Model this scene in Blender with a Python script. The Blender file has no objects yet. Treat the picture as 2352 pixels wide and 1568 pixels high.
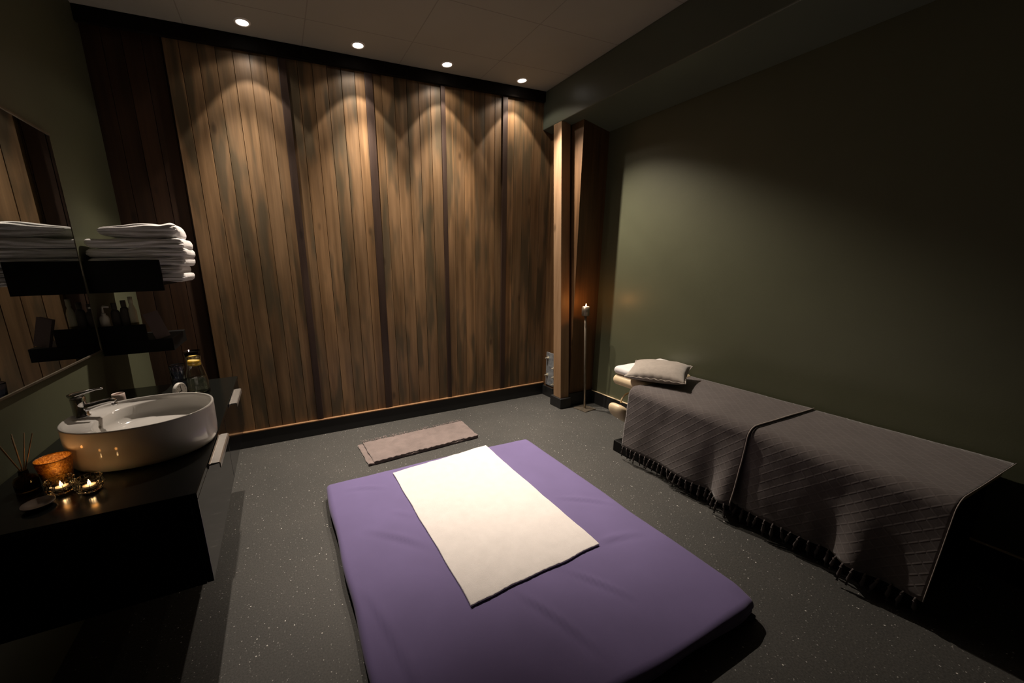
import bpy, bmesh, math, random
from mathutils import Vector, Matrix, noise
C = bpy.context.scene
random.seed(4)
PI = math.pi

# ------------------------------------------------------------------ camera, world, exposure
CAM = bpy.data.cameras.new('camera')
CAM.sensor_width = 36.0
CAM.lens = 889.25 / 2352 * 36.0
CAM.shift_x = 135.02 / 2352
CAM.shift_y = 38.79 / 2352
CAM.clip_start = 0.02
cam = bpy.data.objects.new('camera', CAM)
C.collection.objects.link(cam)
_r = Vector((0.91317374, -0.4070705, -0.02018254))
_u = Vector((0.11606406, 0.21225709, 0.97029689))
_f = Vector((0.39069535, 0.88839211, -0.24107385))
cam.matrix_world = Matrix(((_r.x, _u.x, -_f.x, 0), (_r.y, _u.y, -_f.y, 0), (_r.z, _u.z, -_f.z, 1.42), (0, 0, 0, 1)))
C.camera = cam

W = bpy.data.worlds.new('room_dark')
C.world = W
W.use_nodes = True
W.node_tree.nodes['Background'].inputs[0].default_value = (0.010, 0.010, 0.011, 1)
W.node_tree.nodes['Background'].inputs[1].default_value = 0.3

vs = C.view_settings
vs.view_transform = 'Standard'
vs.look = 'None'
vs.gamma = 1
vs.use_curve_mapping = False
vs.exposure = 0.0

SPOT_W, CONE_W, SPILL_W = 218.0, 20.0, 3.2   # each ceiling spot: soft beam, reflector cone, wide spill
SPOT_COL = (1.0, 0.845, 0.70)

# room measures (metres)
D, XL, XR, H = 3.314, -0.90, 2.81, 2.902
YF = -1.3                                  # wall behind the camera
BX, BZ, BZ2 = 2.418, 2.593, 2.50           # ceiling beam along the right wall
CX, CY = 2.52, 2.88                        # boxed corner: left face x, front face y

# ------------------------------------------------------------------ materials
MATS = {}
def nt(name):
    m = bpy.data.materials.new(name)
    m.use_nodes = True
    n = m.node_tree.nodes
    return m, n, m.node_tree.links, n['Principled BSDF']

def node(n, t, **kw):
    x = n.new(t)
    for k, v in kw.items():
        setattr(x, k, v)
    return x

def math_(n, l, op, a, b=None):
    x = node(n, 'ShaderNodeMath', operation=op)
    for i, v in enumerate((a, b)):
        if v is None: continue
        if isinstance(v, (int, float)): x.inputs[i].default_value = v
        else: l.new(v, x.inputs[i])
    return x.outputs[0]

def mix_(n, l, fac, a, b, blend='MIX'):
    x = node(n, 'ShaderNodeMix', data_type='RGBA', blend_type=blend)
    for s, v in ((0, fac), (6, a), (7, b)):
        if isinstance(v, (int, float)): x.inputs[s].default_value = v
        elif isinstance(v, tuple): x.inputs[s].default_value = (*v, 1)
        else: l.new(v, x.inputs[s])
    return x.outputs[2]

def coords(n, l, scale=(1, 1, 1), out='Object', rot=(0, 0, 0)):
    tc = node(n, 'ShaderNodeTexCoord')
    mp = node(n, 'ShaderNodeMapping')
    mp.inputs['Scale'].default_value = scale
    mp.inputs['Rotation'].default_value = rot
    l.new(tc.outputs[out], mp.inputs['Vector'])
    return mp.outputs[0]

def noise_(n, l, vec, scale, detail=3, rough=0.5):
    x = node(n, 'ShaderNodeTexNoise')
    x.inputs['Scale'].default_value = scale
    x.inputs['Detail'].default_value = detail
    x.inputs['Roughness'].default_value = rough
    if vec is not None: l.new(vec, x.inputs['Vector'])
    return x.outputs[0]

def ramp_(n, l, fac, stops):
    x = node(n, 'ShaderNodeValToRGB')
    e = x.color_ramp.elements
    while len(e) < len(stops): e.new(0.5)
    for i, (p, c) in enumerate(stops):
        e[i].position = p
        e[i].color = (*c, 1) if isinstance(c, tuple) else (c, c, c, 1)
    l.new(fac, x.inputs[0])
    return x.outputs[0]

def bump_(n, l, b, height, strength=0.3, dist=0.01):
    x = node(n, 'ShaderNodeBump')
    x.inputs['Strength'].default_value = strength
    x.inputs['Distance'].default_value = dist
    l.new(height, x.inputs['Height'])
    l.new(x.outputs[0], b.inputs['Normal'])

def simple(name, col, rough=0.5, metal=0.0, spec=0.5, var=0.12, vscale=8, bump=0.0, bscale=60, sheen=0.0):
    m, n, l, b = nt(name)
    v = coords(n, l)
    t = noise_(n, l, v, vscale, 4)
    lo = tuple(c * (1 - var) for c in col); hi = tuple(min(1, c * (1 + var)) for c in col)
    l.new(ramp_(n, l, t, [(0.3, lo), (0.7, hi)]), b.inputs['Base Color'])
    b.inputs['Roughness'].default_value = rough
    b.inputs['Metallic'].default_value = metal
    b.inputs['Specular IOR Level'].default_value = spec
    if sheen: b.inputs['Sheen Weight'].default_value = sheen
    if bump: bump_(n, l, b, noise_(n, l, v, bscale, 3), bump, 0.004)
    MATS[name] = m
    return m

def wood(name, dark, light, pitch=None, off=0.0, axis=0, rough=0.42, knots=True, stain=None, spec=0.4):
    """timber with the grain along z; with a pitch every board gets its own tint"""
    m, n, l, b = nt(name)
    tc = node(n, 'ShaderNodeTexCoord')
    vec = tc.outputs['Object']
    sep = node(n, 'ShaderNodeSeparateXYZ')
    l.new(vec, sep.inputs[0])
    if pitch:
        idx = math_(n, l, 'FLOOR', math_(n, l, 'DIVIDE', math_(n, l, 'SUBTRACT', sep.outputs[axis], off), pitch))
        wn = node(n, 'ShaderNodeTexWhiteNoise', noise_dimensions='1D')
        l.new(idx, wn.inputs['W'])
        rnd = wn.outputs['Value']
        off = node(n, 'ShaderNodeCombineXYZ')
        l.new(math_(n, l, 'MULTIPLY', rnd, 37.0), off.inputs[0])
        l.new(math_(n, l, 'MULTIPLY', rnd, 91.0), off.inputs[2])
        add = node(n, 'ShaderNodeVectorMath', operation='ADD')
        l.new(vec, add.inputs[0]); l.new(off.outputs[0], add.inputs[1])
        vec = add.outputs[0]
    mp = node(n, 'ShaderNodeMapping')
    mp.inputs['Scale'].default_value = (34, 34, 1.1)
    l.new(vec, mp.inputs[0])
    g1 = noise_(n, l, mp.outputs[0], 1.0, 5, 0.6)
    mp2 = node(n, 'ShaderNodeMapping')
    mp2.inputs['Scale'].default_value = (9, 9, 1.3)
    l.new(vec, mp2.inputs[0])
    g2 = noise_(n, l, mp2.outputs[0], 1.0, 3, 0.5)
    g = math_(n, l, 'ADD', math_(n, l, 'MULTIPLY', g1, 0.45), math_(n, l, 'MULTIPLY', g2, 0.55))
    col = ramp_(n, l, g, [(0.36, dark), (0.5, tuple((a + c) / 2 for a, c in zip(dark, light))), (0.64, light)])
    if pitch:
        tint = ramp_(n, l, rnd, [(0.0, (0.72, 0.73, 0.72)), (0.45, (0.92, 0.91, 0.90)), (0.75, (1.0, 1.0, 1.0)), (1.0, (1.18, 1.12, 1.04))])
        col = mix_(n, l, 1.0, col, tint, 'MULTIPLY')
    if stain:
        mp3 = node(n, 'ShaderNodeMapping')
        mp3.inputs['Scale'].default_value = (11, 11, 1.7)
        l.new(vec, mp3.inputs[0])
        s = noise_(n, l, mp3.outputs[0], 1.0, 2, 0.5)
        col = mix_(n, l, ramp_(n, l, s, [(0.50, 0.0), (0.64, 0.80)]), col, stain)
    if knots:
        mp4 = node(n, 'ShaderNodeMapping')
        mp4.inputs['Scale'].default_value = (1.0, 1.0, 0.42)
        l.new(vec, mp4.inputs[0])
        vo = node(n, 'ShaderNodeTexVoronoi')
        vo.inputs['Scale'].default_value = 4.2
        l.new(mp4.outputs[0], vo.inputs['Vector'])
        k = ramp_(n, l, vo.outputs['Distance'], [(0.03, 0.75), (0.085, 0.0)])
        col = mix_(n, l, k, col, tuple(c * 0.45 for c in dark))
    l.new(col, b.inputs['Base Color'])
    l.new(ramp_(n, l, g2, [(0.3, rough - 0.08), (0.7, rough + 0.14)]), b.inputs['Roughness'])
    b.inputs['Specular IOR Level'].default_value = spec
    bump_(n, l, b, g1, 0.25, 0.004)
    MATS[name] = m
    return m

def glass(name, col=(1, 1, 1), rough=0.0, ior=1.45):
    m, n, l, b = nt(name)
    b.inputs['Base Color'].default_value = (*col, 1)
    b.inputs['Roughness'].default_value = rough
    b.inputs['IOR'].default_value = ior
    b.inputs['Transmission Weight'].default_value = 1.0
    MATS[name] = m
    return m

def emit(name, col, strength):
    m, n, l, b = nt(name)
    b.inputs['Base Color'].default_value = (*col, 1)
    b.inputs['Emission Color'].default_value = (*col, 1)
    b.inputs['Emission Strength'].default_value = strength
    MATS[name] = m
    return m

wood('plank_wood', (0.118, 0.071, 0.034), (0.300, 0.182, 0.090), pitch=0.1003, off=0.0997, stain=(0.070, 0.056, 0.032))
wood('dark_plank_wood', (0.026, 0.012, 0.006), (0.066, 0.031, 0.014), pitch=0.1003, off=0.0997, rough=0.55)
wood('batten_wood', (0.024, 0.013, 0.009), (0.056, 0.030, 0.019), rough=0.5)
wood('black_wood', (0.005, 0.0035, 0.0025), (0.010, 0.007, 0.005), rough=0.8, knots=False, spec=0.12)
wood('column_wood', (0.060, 0.030, 0.012), (0.150, 0.078, 0.030), rough=0.5)
wood('post_wood', (0.215, 0.128, 0.066), (0.335, 0.215, 0.120), rough=0.6)
wood('ledge_wood', (0.200, 0.105, 0.050), (0.330, 0.190, 0.090), rough=0.6, knots=False)
simple('green_paint', (0.099, 0.106, 0.064), 0.42, var=0.05, vscale=3, bump=0.06, bscale=140)
simple('beam_paint', (0.100, 0.118, 0.090), 0.36, var=0.06, vscale=3, bump=0.04, bscale=90)
simple('black_skirting', (0.012, 0.012, 0.012), 0.5, var=0.2)
simple('black_lacquer', (0.006, 0.006, 0.0065), 0.09, var=0.1, spec=0.5)
simple('black_matt', (0.0035, 0.0035, 0.0035), 0.6, var=0.2, spec=0.18)
simple('black_glass', (0.008, 0.009, 0.008), 0.17, var=0.05, spec=0.36)
simple('aluminium', (0.80, 0.78, 0.74), 0.34, metal=1.0, var=0.04, vscale=40)
simple('chrome', (0.78, 0.78, 0.80), 0.07, metal=1.0, var=0.02)
simple('galvanised', (0.34, 0.37, 0.40), 0.55, metal=0.55, var=0.35, vscale=26)
simple('bolt_steel', (0.78, 0.74, 0.62), 0.35, metal=0.8, var=0.05)
simple('brushed_steel', (0.20, 0.17, 0.13), 0.40, metal=0.7, var=0.2, vscale=20)
simple('ceramic', (0.78, 0.76, 0.72), 0.08, var=0.01)
simple('towel_white', (0.80, 0.78, 0.78), 0.95, var=0.04, vscale=30, bump=0.5, bscale=420, sheen=0.3)
simple('hand_towel_white', (0.80, 0.765, 0.75), 0.95, var=0.03, vscale=18, bump=0.55, bscale=340, sheen=0.2)
simple('cream_vinyl', (0.72, 0.58, 0.38), 0.42, var=0.04)
simple('pillow_taupe', (0.36, 0.32, 0.28), 0.95, var=0.07, vscale=50, bump=0.35, bscale=300, sheen=0.3)
simple('rug_taupe', (0.195, 0.155, 0.145), 0.95, var=0.14, vscale=14, bump=0.7, bscale=130, sheen=0.3)
simple('sheet_purple', (0.146, 0.114, 0.268), 0.85, var=0.05, vscale=5, bump=0.10, bscale=500, sheen=0.15)
simple('mattress_black', (0.012, 0.011, 0.016), 0.9)
simple('white_plastic', (0.80, 0.77, 0.71), 0.35, var=0.03)
simple('blush_ceramic', (0.62, 0.50, 0.45), 0.4, var=0.05)
simple('smoke_plastic', (0.10, 0.09, 0.08), 0.3, var=0.2)
simple('cream_bottle', (0.60, 0.56, 0.42), 0.3, var=0.08)
simple('olive_label', (0.12, 0.10, 0.03), 0.5, var=0.1)
simple('book_plum', (0.12, 0.085, 0.082), 0.45, var=0.1)
simple('book_edge', (0.16, 0.11, 0.12), 0.5, var=0.1)
simple('reed', (0.36, 0.24, 0.12), 0.7, var=0.15)
simple('dial_white', (0.80, 0.76, 0.68), 0.45, var=0.02)
simple('ink', (0.01, 0.01, 0.01), 0.5)
simple('lemon_rind', (0.85, 0.50, 0.03), 0.45, var=0.08)
simple('lemon_flesh', (0.90, 0.68, 0.22), 0.4, var=0.12, vscale=80)
simple('wax', (0.80, 0.74, 0.62), 0.5, var=0.03)
simple('dish_clay', (0.07, 0.05, 0.035), 0.45, var=0.15)
glass('clear_glass', (0.97, 0.99, 0.96))
glass('water', (0.93, 0.96, 0.84), ior=1.33)
glass('smoke_glass', (0.62, 0.64, 0.78), 0.05)
glass('oil', (0.35, 0.2, 0.08))
emit('lamp_white', (1.0, 0.93, 0.86), 9.0)
emit('flame', (1.0, 0.62, 0.28), 30.0)

def amber():
    m, n, l, b = nt('amber_glitter')
    v = coords(n, l)
    t = noise_(n, l, v, 170, 3, 0.7)
    l.new(ramp_(n, l, t, [(0.35, (0.30, 0.12, 0.012)), (0.55, (0.62, 0.28, 0.03)), (0.66, (0.95, 0.55, 0.12))]), b.inputs['Base Color'])
    b.inputs['Roughness'].default_value = 0.25
    b.inputs['Transmission Weight'].default_value = 0.35
    bump_(n, l, b, t, 0.7, 0.004)
    MATS['amber_glitter'] = m
amber()

def mirror():
    m, n, l, b = nt('mirror_glass')
    b.inputs['Base Color'].default_value = (0.62, 0.64, 0.62, 1)
    b.inputs['Metallic'].default_value = 1.0
    b.inputs['Roughness'].default_value = 0.01
    MATS['mirror_glass'] = m
mirror()

def floor_mat():
    m, n, l, b = nt('speckled_vinyl')
    v = coords(n, l)
    base = ramp_(n, l, noise_(n, l, v, 2.2, 5, 0.6), [(0.3, (0.047, 0.0475, 0.045)), (0.7, (0.060, 0.059, 0.055))])
    fine = ramp_(n, l, noise_(n, l, v, 150, 2, 0.6), [(0.35, (0.75, 0.75, 0.75)), (0.68, (1.35, 1.35, 1.33))])
    col = mix_(n, l, 1.0, base, fine, 'MULTIPLY')
    for sc, rad, keep, tone in ((110, 0.22, 0.80, (0.17, 0.17, 0.16)), (62, 0.14, 0.76, (0.36, 0.355, 0.34)), (30, 0.085, 0.64, (0.62, 0.61, 0.58))):
        vo = node(n, 'ShaderNodeTexVoronoi')
        vo.inputs['Scale'].default_value = sc
        l.new(v, vo.inputs['Vector'])
        hit = math_(n, l, 'LESS_THAN', vo.outputs['Distance'], rad)
        sp = node(n, 'ShaderNodeSeparateColor')
        l.new(vo.outputs['Color'], sp.inputs[0])
        pick = math_(n, l, 'GREATER_THAN', sp.outputs[0], keep)
        col = mix_(n, l, math_(n, l, 'MULTIPLY', hit, pick), col, tone)
    l.new(col, b.inputs['Base Color'])
    b.inputs['Roughness'].default_value = 0.62
    b.inputs['Specular IOR Level'].default_value = 0.35
    bump_(n, l, b, noise_(n, l, v, 240, 2), 0.12, 0.002)
    MATS['speckled_vinyl'] = m
floor_mat()

def ceiling_mat():
    m, n, l, b = nt('ceiling_board')
    tc = node(n, 'ShaderNodeTexCoord')
    sep = node(n, 'ShaderNodeSeparateXYZ')
    l.new(tc.outputs['Object'], sep.inputs[0])
    def line(o, pitch, off):
        f = math_(n, l, 'FRACT', math_(n, l, 'DIVIDE', math_(n, l, 'SUBTRACT', o, off), pitch))
        return math_(n, l, 'LESS_THAN', f, 0.007 / pitch)
    gx = line(sep.outputs[0], 0.7, 0.34); gy = line(sep.outputs[1], 0.5, 0.452)
    g = math_(n, l, 'MAXIMUM', gx, gy)
    t = ramp_(n, l, noise_(n, l, tc.outputs['Object'], 1.5, 3), [(0.3, (0.33, 0.32, 0.275)), (0.7, (0.37, 0.36, 0.31))])
    l.new(mix_(n, l, g, t, (0.265, 0.255, 0.215)), b.inputs['Base Color'])
    b.inputs['Roughness'].default_value = 0.8
    MATS['ceiling_board'] = m
ceiling_mat()

def quilt_mat():
    """woven throw with a raised diamond lattice (UV in metres along the cloth)"""
    m, n, l, b = nt('quilted_throw')
    tc = node(n, 'ShaderNodeTexCoord')
    sep = node(n, 'ShaderNodeSeparateXYZ')
    l.new(tc.outputs['UV'], sep.inputs[0])
    p = 0.050
    def lat(sign):
        s = math_(n, l, 'ADD', math_(n, l, 'DIVIDE', sep.outputs[0], p), math_(n, l, 'MULTIPLY', math_(n, l, 'DIVIDE', sep.outputs[1], p * 1.0), sign))
        f = math_(n, l, 'FRACT', s)
        return math_(n, l, 'ABSOLUTE', math_(n, l, 'SUBTRACT', f, 0.5))
    d = math_(n, l, 'MAXIMUM', lat(1.0), lat(-1.0))          # 0.5 on the lattice lines
    ridge = ramp_(n, l, d, [(0.36, 0.0), (0.49, 1.0)])
    t = noise_(n, l, tc.outputs['UV'], 9, 4, 0.6)
    weave = noise_(n, l, tc.outputs['UV'], 420, 2, 0.6)
    base = ramp_(n, l, t, [(0.3, (0.075, 0.062, 0.060)), (0.7, (0.098, 0.083, 0.080))])
    l.new(mix_(n, l, math_(n, l, 'MULTIPLY', ridge, 0.26), base, (0.150, 0.130, 0.125)), b.inputs['Base Color'])
    b.inputs['Roughness'].default_value = 0.9
    b.inputs['Sheen Weight'].default_value = 0.25
    h = math_(n, l, 'ADD', math_(n, l, 'MULTIPLY', ridge, 1.0), math_(n, l, 'MULTIPLY', weave, 0.35))
    bump_(n, l, b, h, 0.26, 0.004)
    MATS['quilted_throw'] = m
quilt_mat()
simple('throw_hem', (0.34, 0.30, 0.27), 0.9, var=0.08)
simple('throw_yarn', (0.085, 0.072, 0.070), 0.95, var=0.15, vscale=40)

# ------------------------------------------------------------------ object helpers
def link(name, mesh, parent=None, loc=None):
    o = bpy.data.objects.new(name, mesh)
    C.collection.objects.link(o)
    if parent is not None: o.parent = parent
    if loc is not None: o.location = loc
    return o

def finish(name, bm, mat, parent=None, smooth=False, mods=(), loc=None):
    me = bpy.data.meshes.new(name)
    bmesh.ops.recalc_face_normals(bm, faces=bm.faces)
    bm.to_mesh(me); bm.free()
    for mm in (mat if isinstance(mat, (list, tuple)) else [mat]):
        me.materials.append(MATS[mm])
    if smooth:
        for p in me.polygons: p.use_smooth = True
    o = link(name, me, parent, loc)
    for md in mods:
        if md[0] == 'bevel':
            x = o.modifiers.new('bevel', 'BEVEL'); x.width = md[1]; x.segments = md[2] if len(md) > 2 else 2; x.limit_method = 'ANGLE'
        elif md[0] == 'subsurf':
            x = o.modifiers.new('subsurf', 'SUBSURF'); x.levels = md[1]; x.render_levels = md[1]
        elif md[0] == 'solid':
            x = o.modifiers.new('solidify', 'SOLIDIFY'); x.thickness = md[1]; x.offset = md[2] if len(md) > 2 else 0
    return o

def tag(o, label, cat, group=None):
    o['label'] = label; o['category'] = cat
    if group: o['group'] = group
    return o

def thing(name, label, cat, loc, rz=0.0, group=None):
    o = bpy.data.objects.new(name, None)
    o.empty_display_size = 0.05
    C.collection.objects.link(o)
    o.location = loc; o.rotation_euler = (0, 0, rz)
    return tag(o, label, cat, group)

def structure(o, label=None):
    o['kind'] = 'structure'
    if label: o['label'] = label
    return o

def box(bm, x0, x1, y0, y1, z0, z1, mi=0):
    v = [bm.verts.new((x, y, z)) for z in (z0, z1) for y in (y0, y1) for x in (x0, x1)]
    for q in ((0, 1, 3, 2), (4, 6, 7, 5), (0, 4, 5, 1), (2, 3, 7, 6), (0, 2, 6, 4), (1, 5, 7, 3)):
        bm.faces.new([v[i] for i in q]).material_index = mi

def boxes(name, L, mat, parent=None, mods=(), loc=None):
    bm = bmesh.new()
    for b in L: box(bm, *b)
    return finish(name, bm, mat, parent, False, mods, loc)

def prism(bm, pts, y0, y1, axis='y'):
    """polygon pts extruded; axis y: pts are (x,z); axis x: pts are (y,z); axis z: pts are (x,y)"""
    f = {'y': lambda p, t: (p[0], t, p[1]), 'x': lambda p, t: (t, p[0], p[1]), 'z': lambda p, t: (p[0], p[1], t)}[axis]
    a = [bm.verts.new(f(p, y0)) for p in pts]; b = [bm.verts.new(f(p, y1)) for p in pts]
    bm.faces.new(a); bm.faces.new(b[::-1])
    for i in range(len(pts)):
        j = (i + 1) % len(pts)
        bm.faces.new((a[i], a[j], b[j], b[i]))

def lathe(bm, prof, seg=40, cx=0, cy=0, sx=1, sy=1, close=True):
    rings = []
    for r, z in prof:
        if r < 1e-6: rings.append([bm.verts.new((cx, cy, z))])
        else: rings.append([bm.verts.new((cx + r * sx * math.cos(2 * PI * k / seg), cy + r * sy * math.sin(2 * PI * k / seg), z)) for k in range(seg)])
    for a, b in zip(rings, rings[1:]):
        for k in range(seg):
            k2 = (k + 1) % seg
            if len(a) == 1 and len(b) == 1: continue
            if len(a) == 1: bm.faces.new((a[0], b[k], b[k2]))
            elif len(b) == 1: bm.faces.new((a[k], a[k2], b[0]))
            else: bm.faces.new((a[k], a[k2], b[k2], b[k]))

def tube(bm, pts, rad, seg=10, cap=True):
    pts = [Vector(p) for p in pts]
    rad = rad if isinstance(rad, (list, tuple)) else [rad] * len(pts)
    rings = []
    up = Vector((0, 0, 1))
    for i, p in enumerate(pts):
        d = (pts[min(i + 1, len(pts) - 1)] - pts[max(i - 1, 0)]).normalized()
        a = d.cross(up)
        if a.length < 1e-3: a = d.cross(Vector((0, 1, 0)))
        a.normalize(); b = d.cross(a)
        rings.append([bm.verts.new(p + (a * math.cos(2 * PI * k / seg) + b * math.sin(2 * PI * k / seg)) * rad[i]) for k in range(seg)])
    for r, q in zip(rings, rings[1:]):
        for k in range(seg):
            bm.faces.new((r[k], r[(k + 1) % seg], q[(k + 1) % seg], q[k]))
    if cap:
        bm.faces.new(rings[0]); bm.faces.new(rings[-1])

def lines(h, r, n):
    e = [0, .12, .3, .55, .8, 1]
    a = [-h + r * t for t in e]
    mid = [-h + r + (2 * h - 2 * r) * k / n for k in range(1, n)]
    return a + mid + [-x for x in a[::-1]]

def soft_box(bm, hx, hy, hz, r, nx=8, ny=8, nz=2, fn=None):
    """box with rounded edges on a fine grid; fn(p) may move every point"""
    rz = min(r, hz * 0.999); r = min(r, hx * 0.999, hy * 0.999)
    X, Y, Z = lines(hx, r, nx), lines(hy, r, ny), lines(hz, rz, nz)
    cache = {}
    def V(i, j, k):
        if (i, j, k) not in cache:
            p = Vector((X[i], Y[j], Z[k]))
            q = Vector((max(-hx + r, min(hx - r, p.x)), max(-hy + r, min(hy - r, p.y)), max(-hz + rz, min(hz - rz, p.z))))
            d = Vector(((p.x - q.x) / r, (p.y - q.y) / r, (p.z - q.z) / rz))
            if d.length > 1e-6:
                d.normalize()
                p = q + Vector((d.x * r, d.y * r, d.z * rz))
            if fn: p = fn(p)
            cache[i, j, k] = bm.verts.new(p)
        return cache[i, j, k]
    a, b, c = len(X) - 1, len(Y) - 1, len(Z) - 1
    for i in range(a):
        for j in range(b):
            bm.faces.new((V(i, j, c), V(i + 1, j, c), V(i + 1, j + 1, c), V(i, j + 1, c)))
            bm.faces.new((V(i, j, 0), V(i, j + 1, 0), V(i + 1, j + 1, 0), V(i + 1, j, 0)))
    for i in range(a):
        for k in range(c):
            bm.faces.new((V(i, 0, k), V(i + 1, 0, k), V(i + 1, 0, k + 1), V(i, 0, k + 1)))
            bm.faces.new((V(i, b, k), V(i, b, k + 1), V(i + 1, b, k + 1), V(i + 1, b, k)))
    for j in range(b):
        for k in range(c):
            bm.faces.new((V(0, j, k), V(0, j, k + 1), V(0, j + 1, k + 1), V(0, j + 1, k)))
            bm.faces.new((V(a, j, k), V(a, j + 1, k), V(a, j + 1, k + 1), V(a, j, k + 1)))

def nz(p, s, seed=0.0):
    return noise.noise(Vector((p[0] * s + seed, p[1] * s + seed * 1.7, p[2] * s - seed)))

def sm(a, b, x):
    t = max(0, min(1, (x - a) / (b - a)))
    return t * t * (3 - 2 * t)

# ------------------------------------------------------------------ room shell
structure(boxes('floor', [(XL - .2, XR + .2, YF - .2, D + .2, -.12, 0)], 'speckled_vinyl'), 'dark grey vinyl floor with pale specks')
structure(boxes('ceiling', [(XL - .2, XR + .2, YF - .2, D + .2, H, H + .12)], 'ceiling_board'))
structure(boxes('wall_left', [(XL - .15, XL, YF - .2, D + .2, 0, H)], 'green_paint'))
structure(boxes('wall_right', [(XR, XR + .15, YF - .2, D + .2, 0, H)], 'green_paint'))
structure(boxes('wall_front', [(XL, XR, YF - .15, YF, 0, H)], 'green_paint'))

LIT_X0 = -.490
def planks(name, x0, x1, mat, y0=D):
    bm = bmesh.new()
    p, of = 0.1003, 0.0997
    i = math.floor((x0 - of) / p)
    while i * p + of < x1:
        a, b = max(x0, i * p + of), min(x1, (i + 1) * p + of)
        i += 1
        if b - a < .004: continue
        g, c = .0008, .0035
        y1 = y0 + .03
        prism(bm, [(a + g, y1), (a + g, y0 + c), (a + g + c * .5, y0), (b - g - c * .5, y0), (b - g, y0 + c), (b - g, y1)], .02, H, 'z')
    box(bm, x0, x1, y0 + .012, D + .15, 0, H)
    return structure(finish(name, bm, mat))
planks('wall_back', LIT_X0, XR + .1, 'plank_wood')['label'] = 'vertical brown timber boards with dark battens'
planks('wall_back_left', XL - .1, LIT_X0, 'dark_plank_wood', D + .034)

trim_n = [0]
def trim(L, mat, mods=(('bevel', .003),), label=None):
    trim_n[0] += 1
    return structure(boxes('trim_%d' % trim_n[0], L, mat, mods=mods), label)
trim([(XL, BX, D - .03, D, 2.818, H)], 'black_wood', label='dark board along the top of the timber wall')
for x, w, z0 in ((.200, .052, .14), (.802, .060, .14), (1.410, .040, .14), (2.004, .052, .14)):
    trim([(x - w / 2, x + w / 2, D - .014, D + .003, z0, 2.818)], 'batten_wood')
structure(boxes('baseboard_back', [(XL, CX, D - .022, D, 0, .125)], 'black_skirting', mods=(('bevel', .003),)))
trim([(XL, CX, D - .026, D, .125, .137)], 'ledge_wood', label='thin wooden ledge on the black skirting')
structure(boxes('baseboard_right', [(XR - .018, XR, YF, CY, 0, .124)], 'black_skirting', mods=(('bevel', .002),)))
trim([(XR - .020, XR, YF, CY, .124, .129)], 'cream_vinyl', label='pale bead on the skirting of the green wall')

# the beam under the ceiling and the boxed corner
bm = bmesh.new()
prism(bm, [(BX, BZ), (BX, H), (XR, H), (XR, BZ2)], YF, D - .0, 'y')
structure(finish('ceiling_beam', bm, 'beam_paint', mods=(('bevel', .006),)), 'green boxed beam along the right wall')
bm = bmesh.new()
box(bm, CX, XR, CY, D, 0, BZ)
structure(finish('corner_column', bm, 'column_wood'), 'brown boxed column in the far corner')
structure(boxes('baseboard_column', [(CX - .016, XR, CY - .016, CY, 0, .13), (CX - .016, CX, CY - .016, D - .022, 0, .105)], 'black_skirting', mods=(('bevel', .002),)))

# ------------------------------------------------------------------ ceiling spots
SP = [(-.016, 3.130), (.701, 3.131), (1.386, 3.152), (2.085, 3.173)]
SPOT_LABEL = ['lit ceiling spot at the left end of the row, above the widest lit boards',
              'lit ceiling spot second from the left in the row of four',
              'lit ceiling spot third from the left in the row of four',
              'lit ceiling spot at the right end of the row, beside the green beam']
AIM = [(-.28, 2.62, 0), (.76, 2.72, 0), (1.46, 2.64, 0), (2.50, 1.72, 0)]   # where each swivel lamp points
def spot(x, y, i):
    t = thing('recessed_spotlight', SPOT_LABEL[i], 'ceiling light', (x, y, H), 0, 'row of four ceiling spots')
    bm = bmesh.new()
    lathe(bm, [(.036, -.001), (.037, -.006), (.046, -.006), (.050, -.001), (.050, .0), (.036, .0), (.036, -.001)], 36)
    finish('bezel', bm, 'white_plastic', t, True)
    bm = bmesh.new()
    lathe(bm, [(0, -.007), (.016, -.0065), (.029, -.004), (.035, -.001), (.035, .002), (0, .002)], 32)
    finish('lamp_lens', bm, 'lamp_white', t, True)
    for nm, size, blend, w, rad, aim in (('beam_light', 70, .74, SPOT_W, .02, AIM[i]), ('cone_light', 79, .14, CONE_W, .014, None), ('spill_light', 130, .25, SPILL_W, .022, None)):
        L = bpy.data.lights.new(nm, 'SPOT')
        L.energy = w * (.80, 1.0, 1.0, 1.25)[i]; L.color = SPOT_COL; L.spot_size = math.radians(size); L.spot_blend = blend; L.shadow_soft_size = rad
        o = bpy.data.objects.new(nm, L)
        C.collection.objects.link(o); o.parent = t; o.location = (0, 0, -.03); o.rotation_euler = (Vector(aim) - Vector((x, y, H))).to_track_quat('-Z', 'Y').to_euler() if aim else (0, 0, 0)
    return t
for i, (x, y) in enumerate(SP): spot(x, y, i)

# ------------------------------------------------------------------ leaning post, bracket, candle stand
def sheared(bm, b, t, hx, hy, z0, z1):
    lo = [bm.verts.new((b[0] + sx * hx, b[1] + sy * hy, z0)) for sx, sy in ((-1, -1), (1, -1), (1, 1), (-1, 1))]
    hi = [bm.verts.new((t[0] + sx * hx, t[1] + sy * hy, z1)) for sx, sy in ((-1, -1), (1, -1), (1, 1), (-1, 1))]
    bm.faces.new(lo[::-1]); bm.faces.new(hi)
    for k in range(4): bm.faces.new((lo[k], lo[(k + 1) % 4], hi[(k + 1) % 4], hi[k]))
t = thing('timber_post', 'pale square timber post leaning under the green beam, on a black base', 'post', (2.448, 2.915, 0))
bm = bmesh.new(); sheared(bm, (0.0, 0.0), (.010, .175), .050, .055, .10, BZ - .004)
finish('shaft', bm, 'post_wood', t, mods=(('bevel', .004),))
boxes('base_block', [(-.066, .062, -.078, .086, 0, .102)], 'black_skirting', t, (('bevel', .006, 3),))

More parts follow.
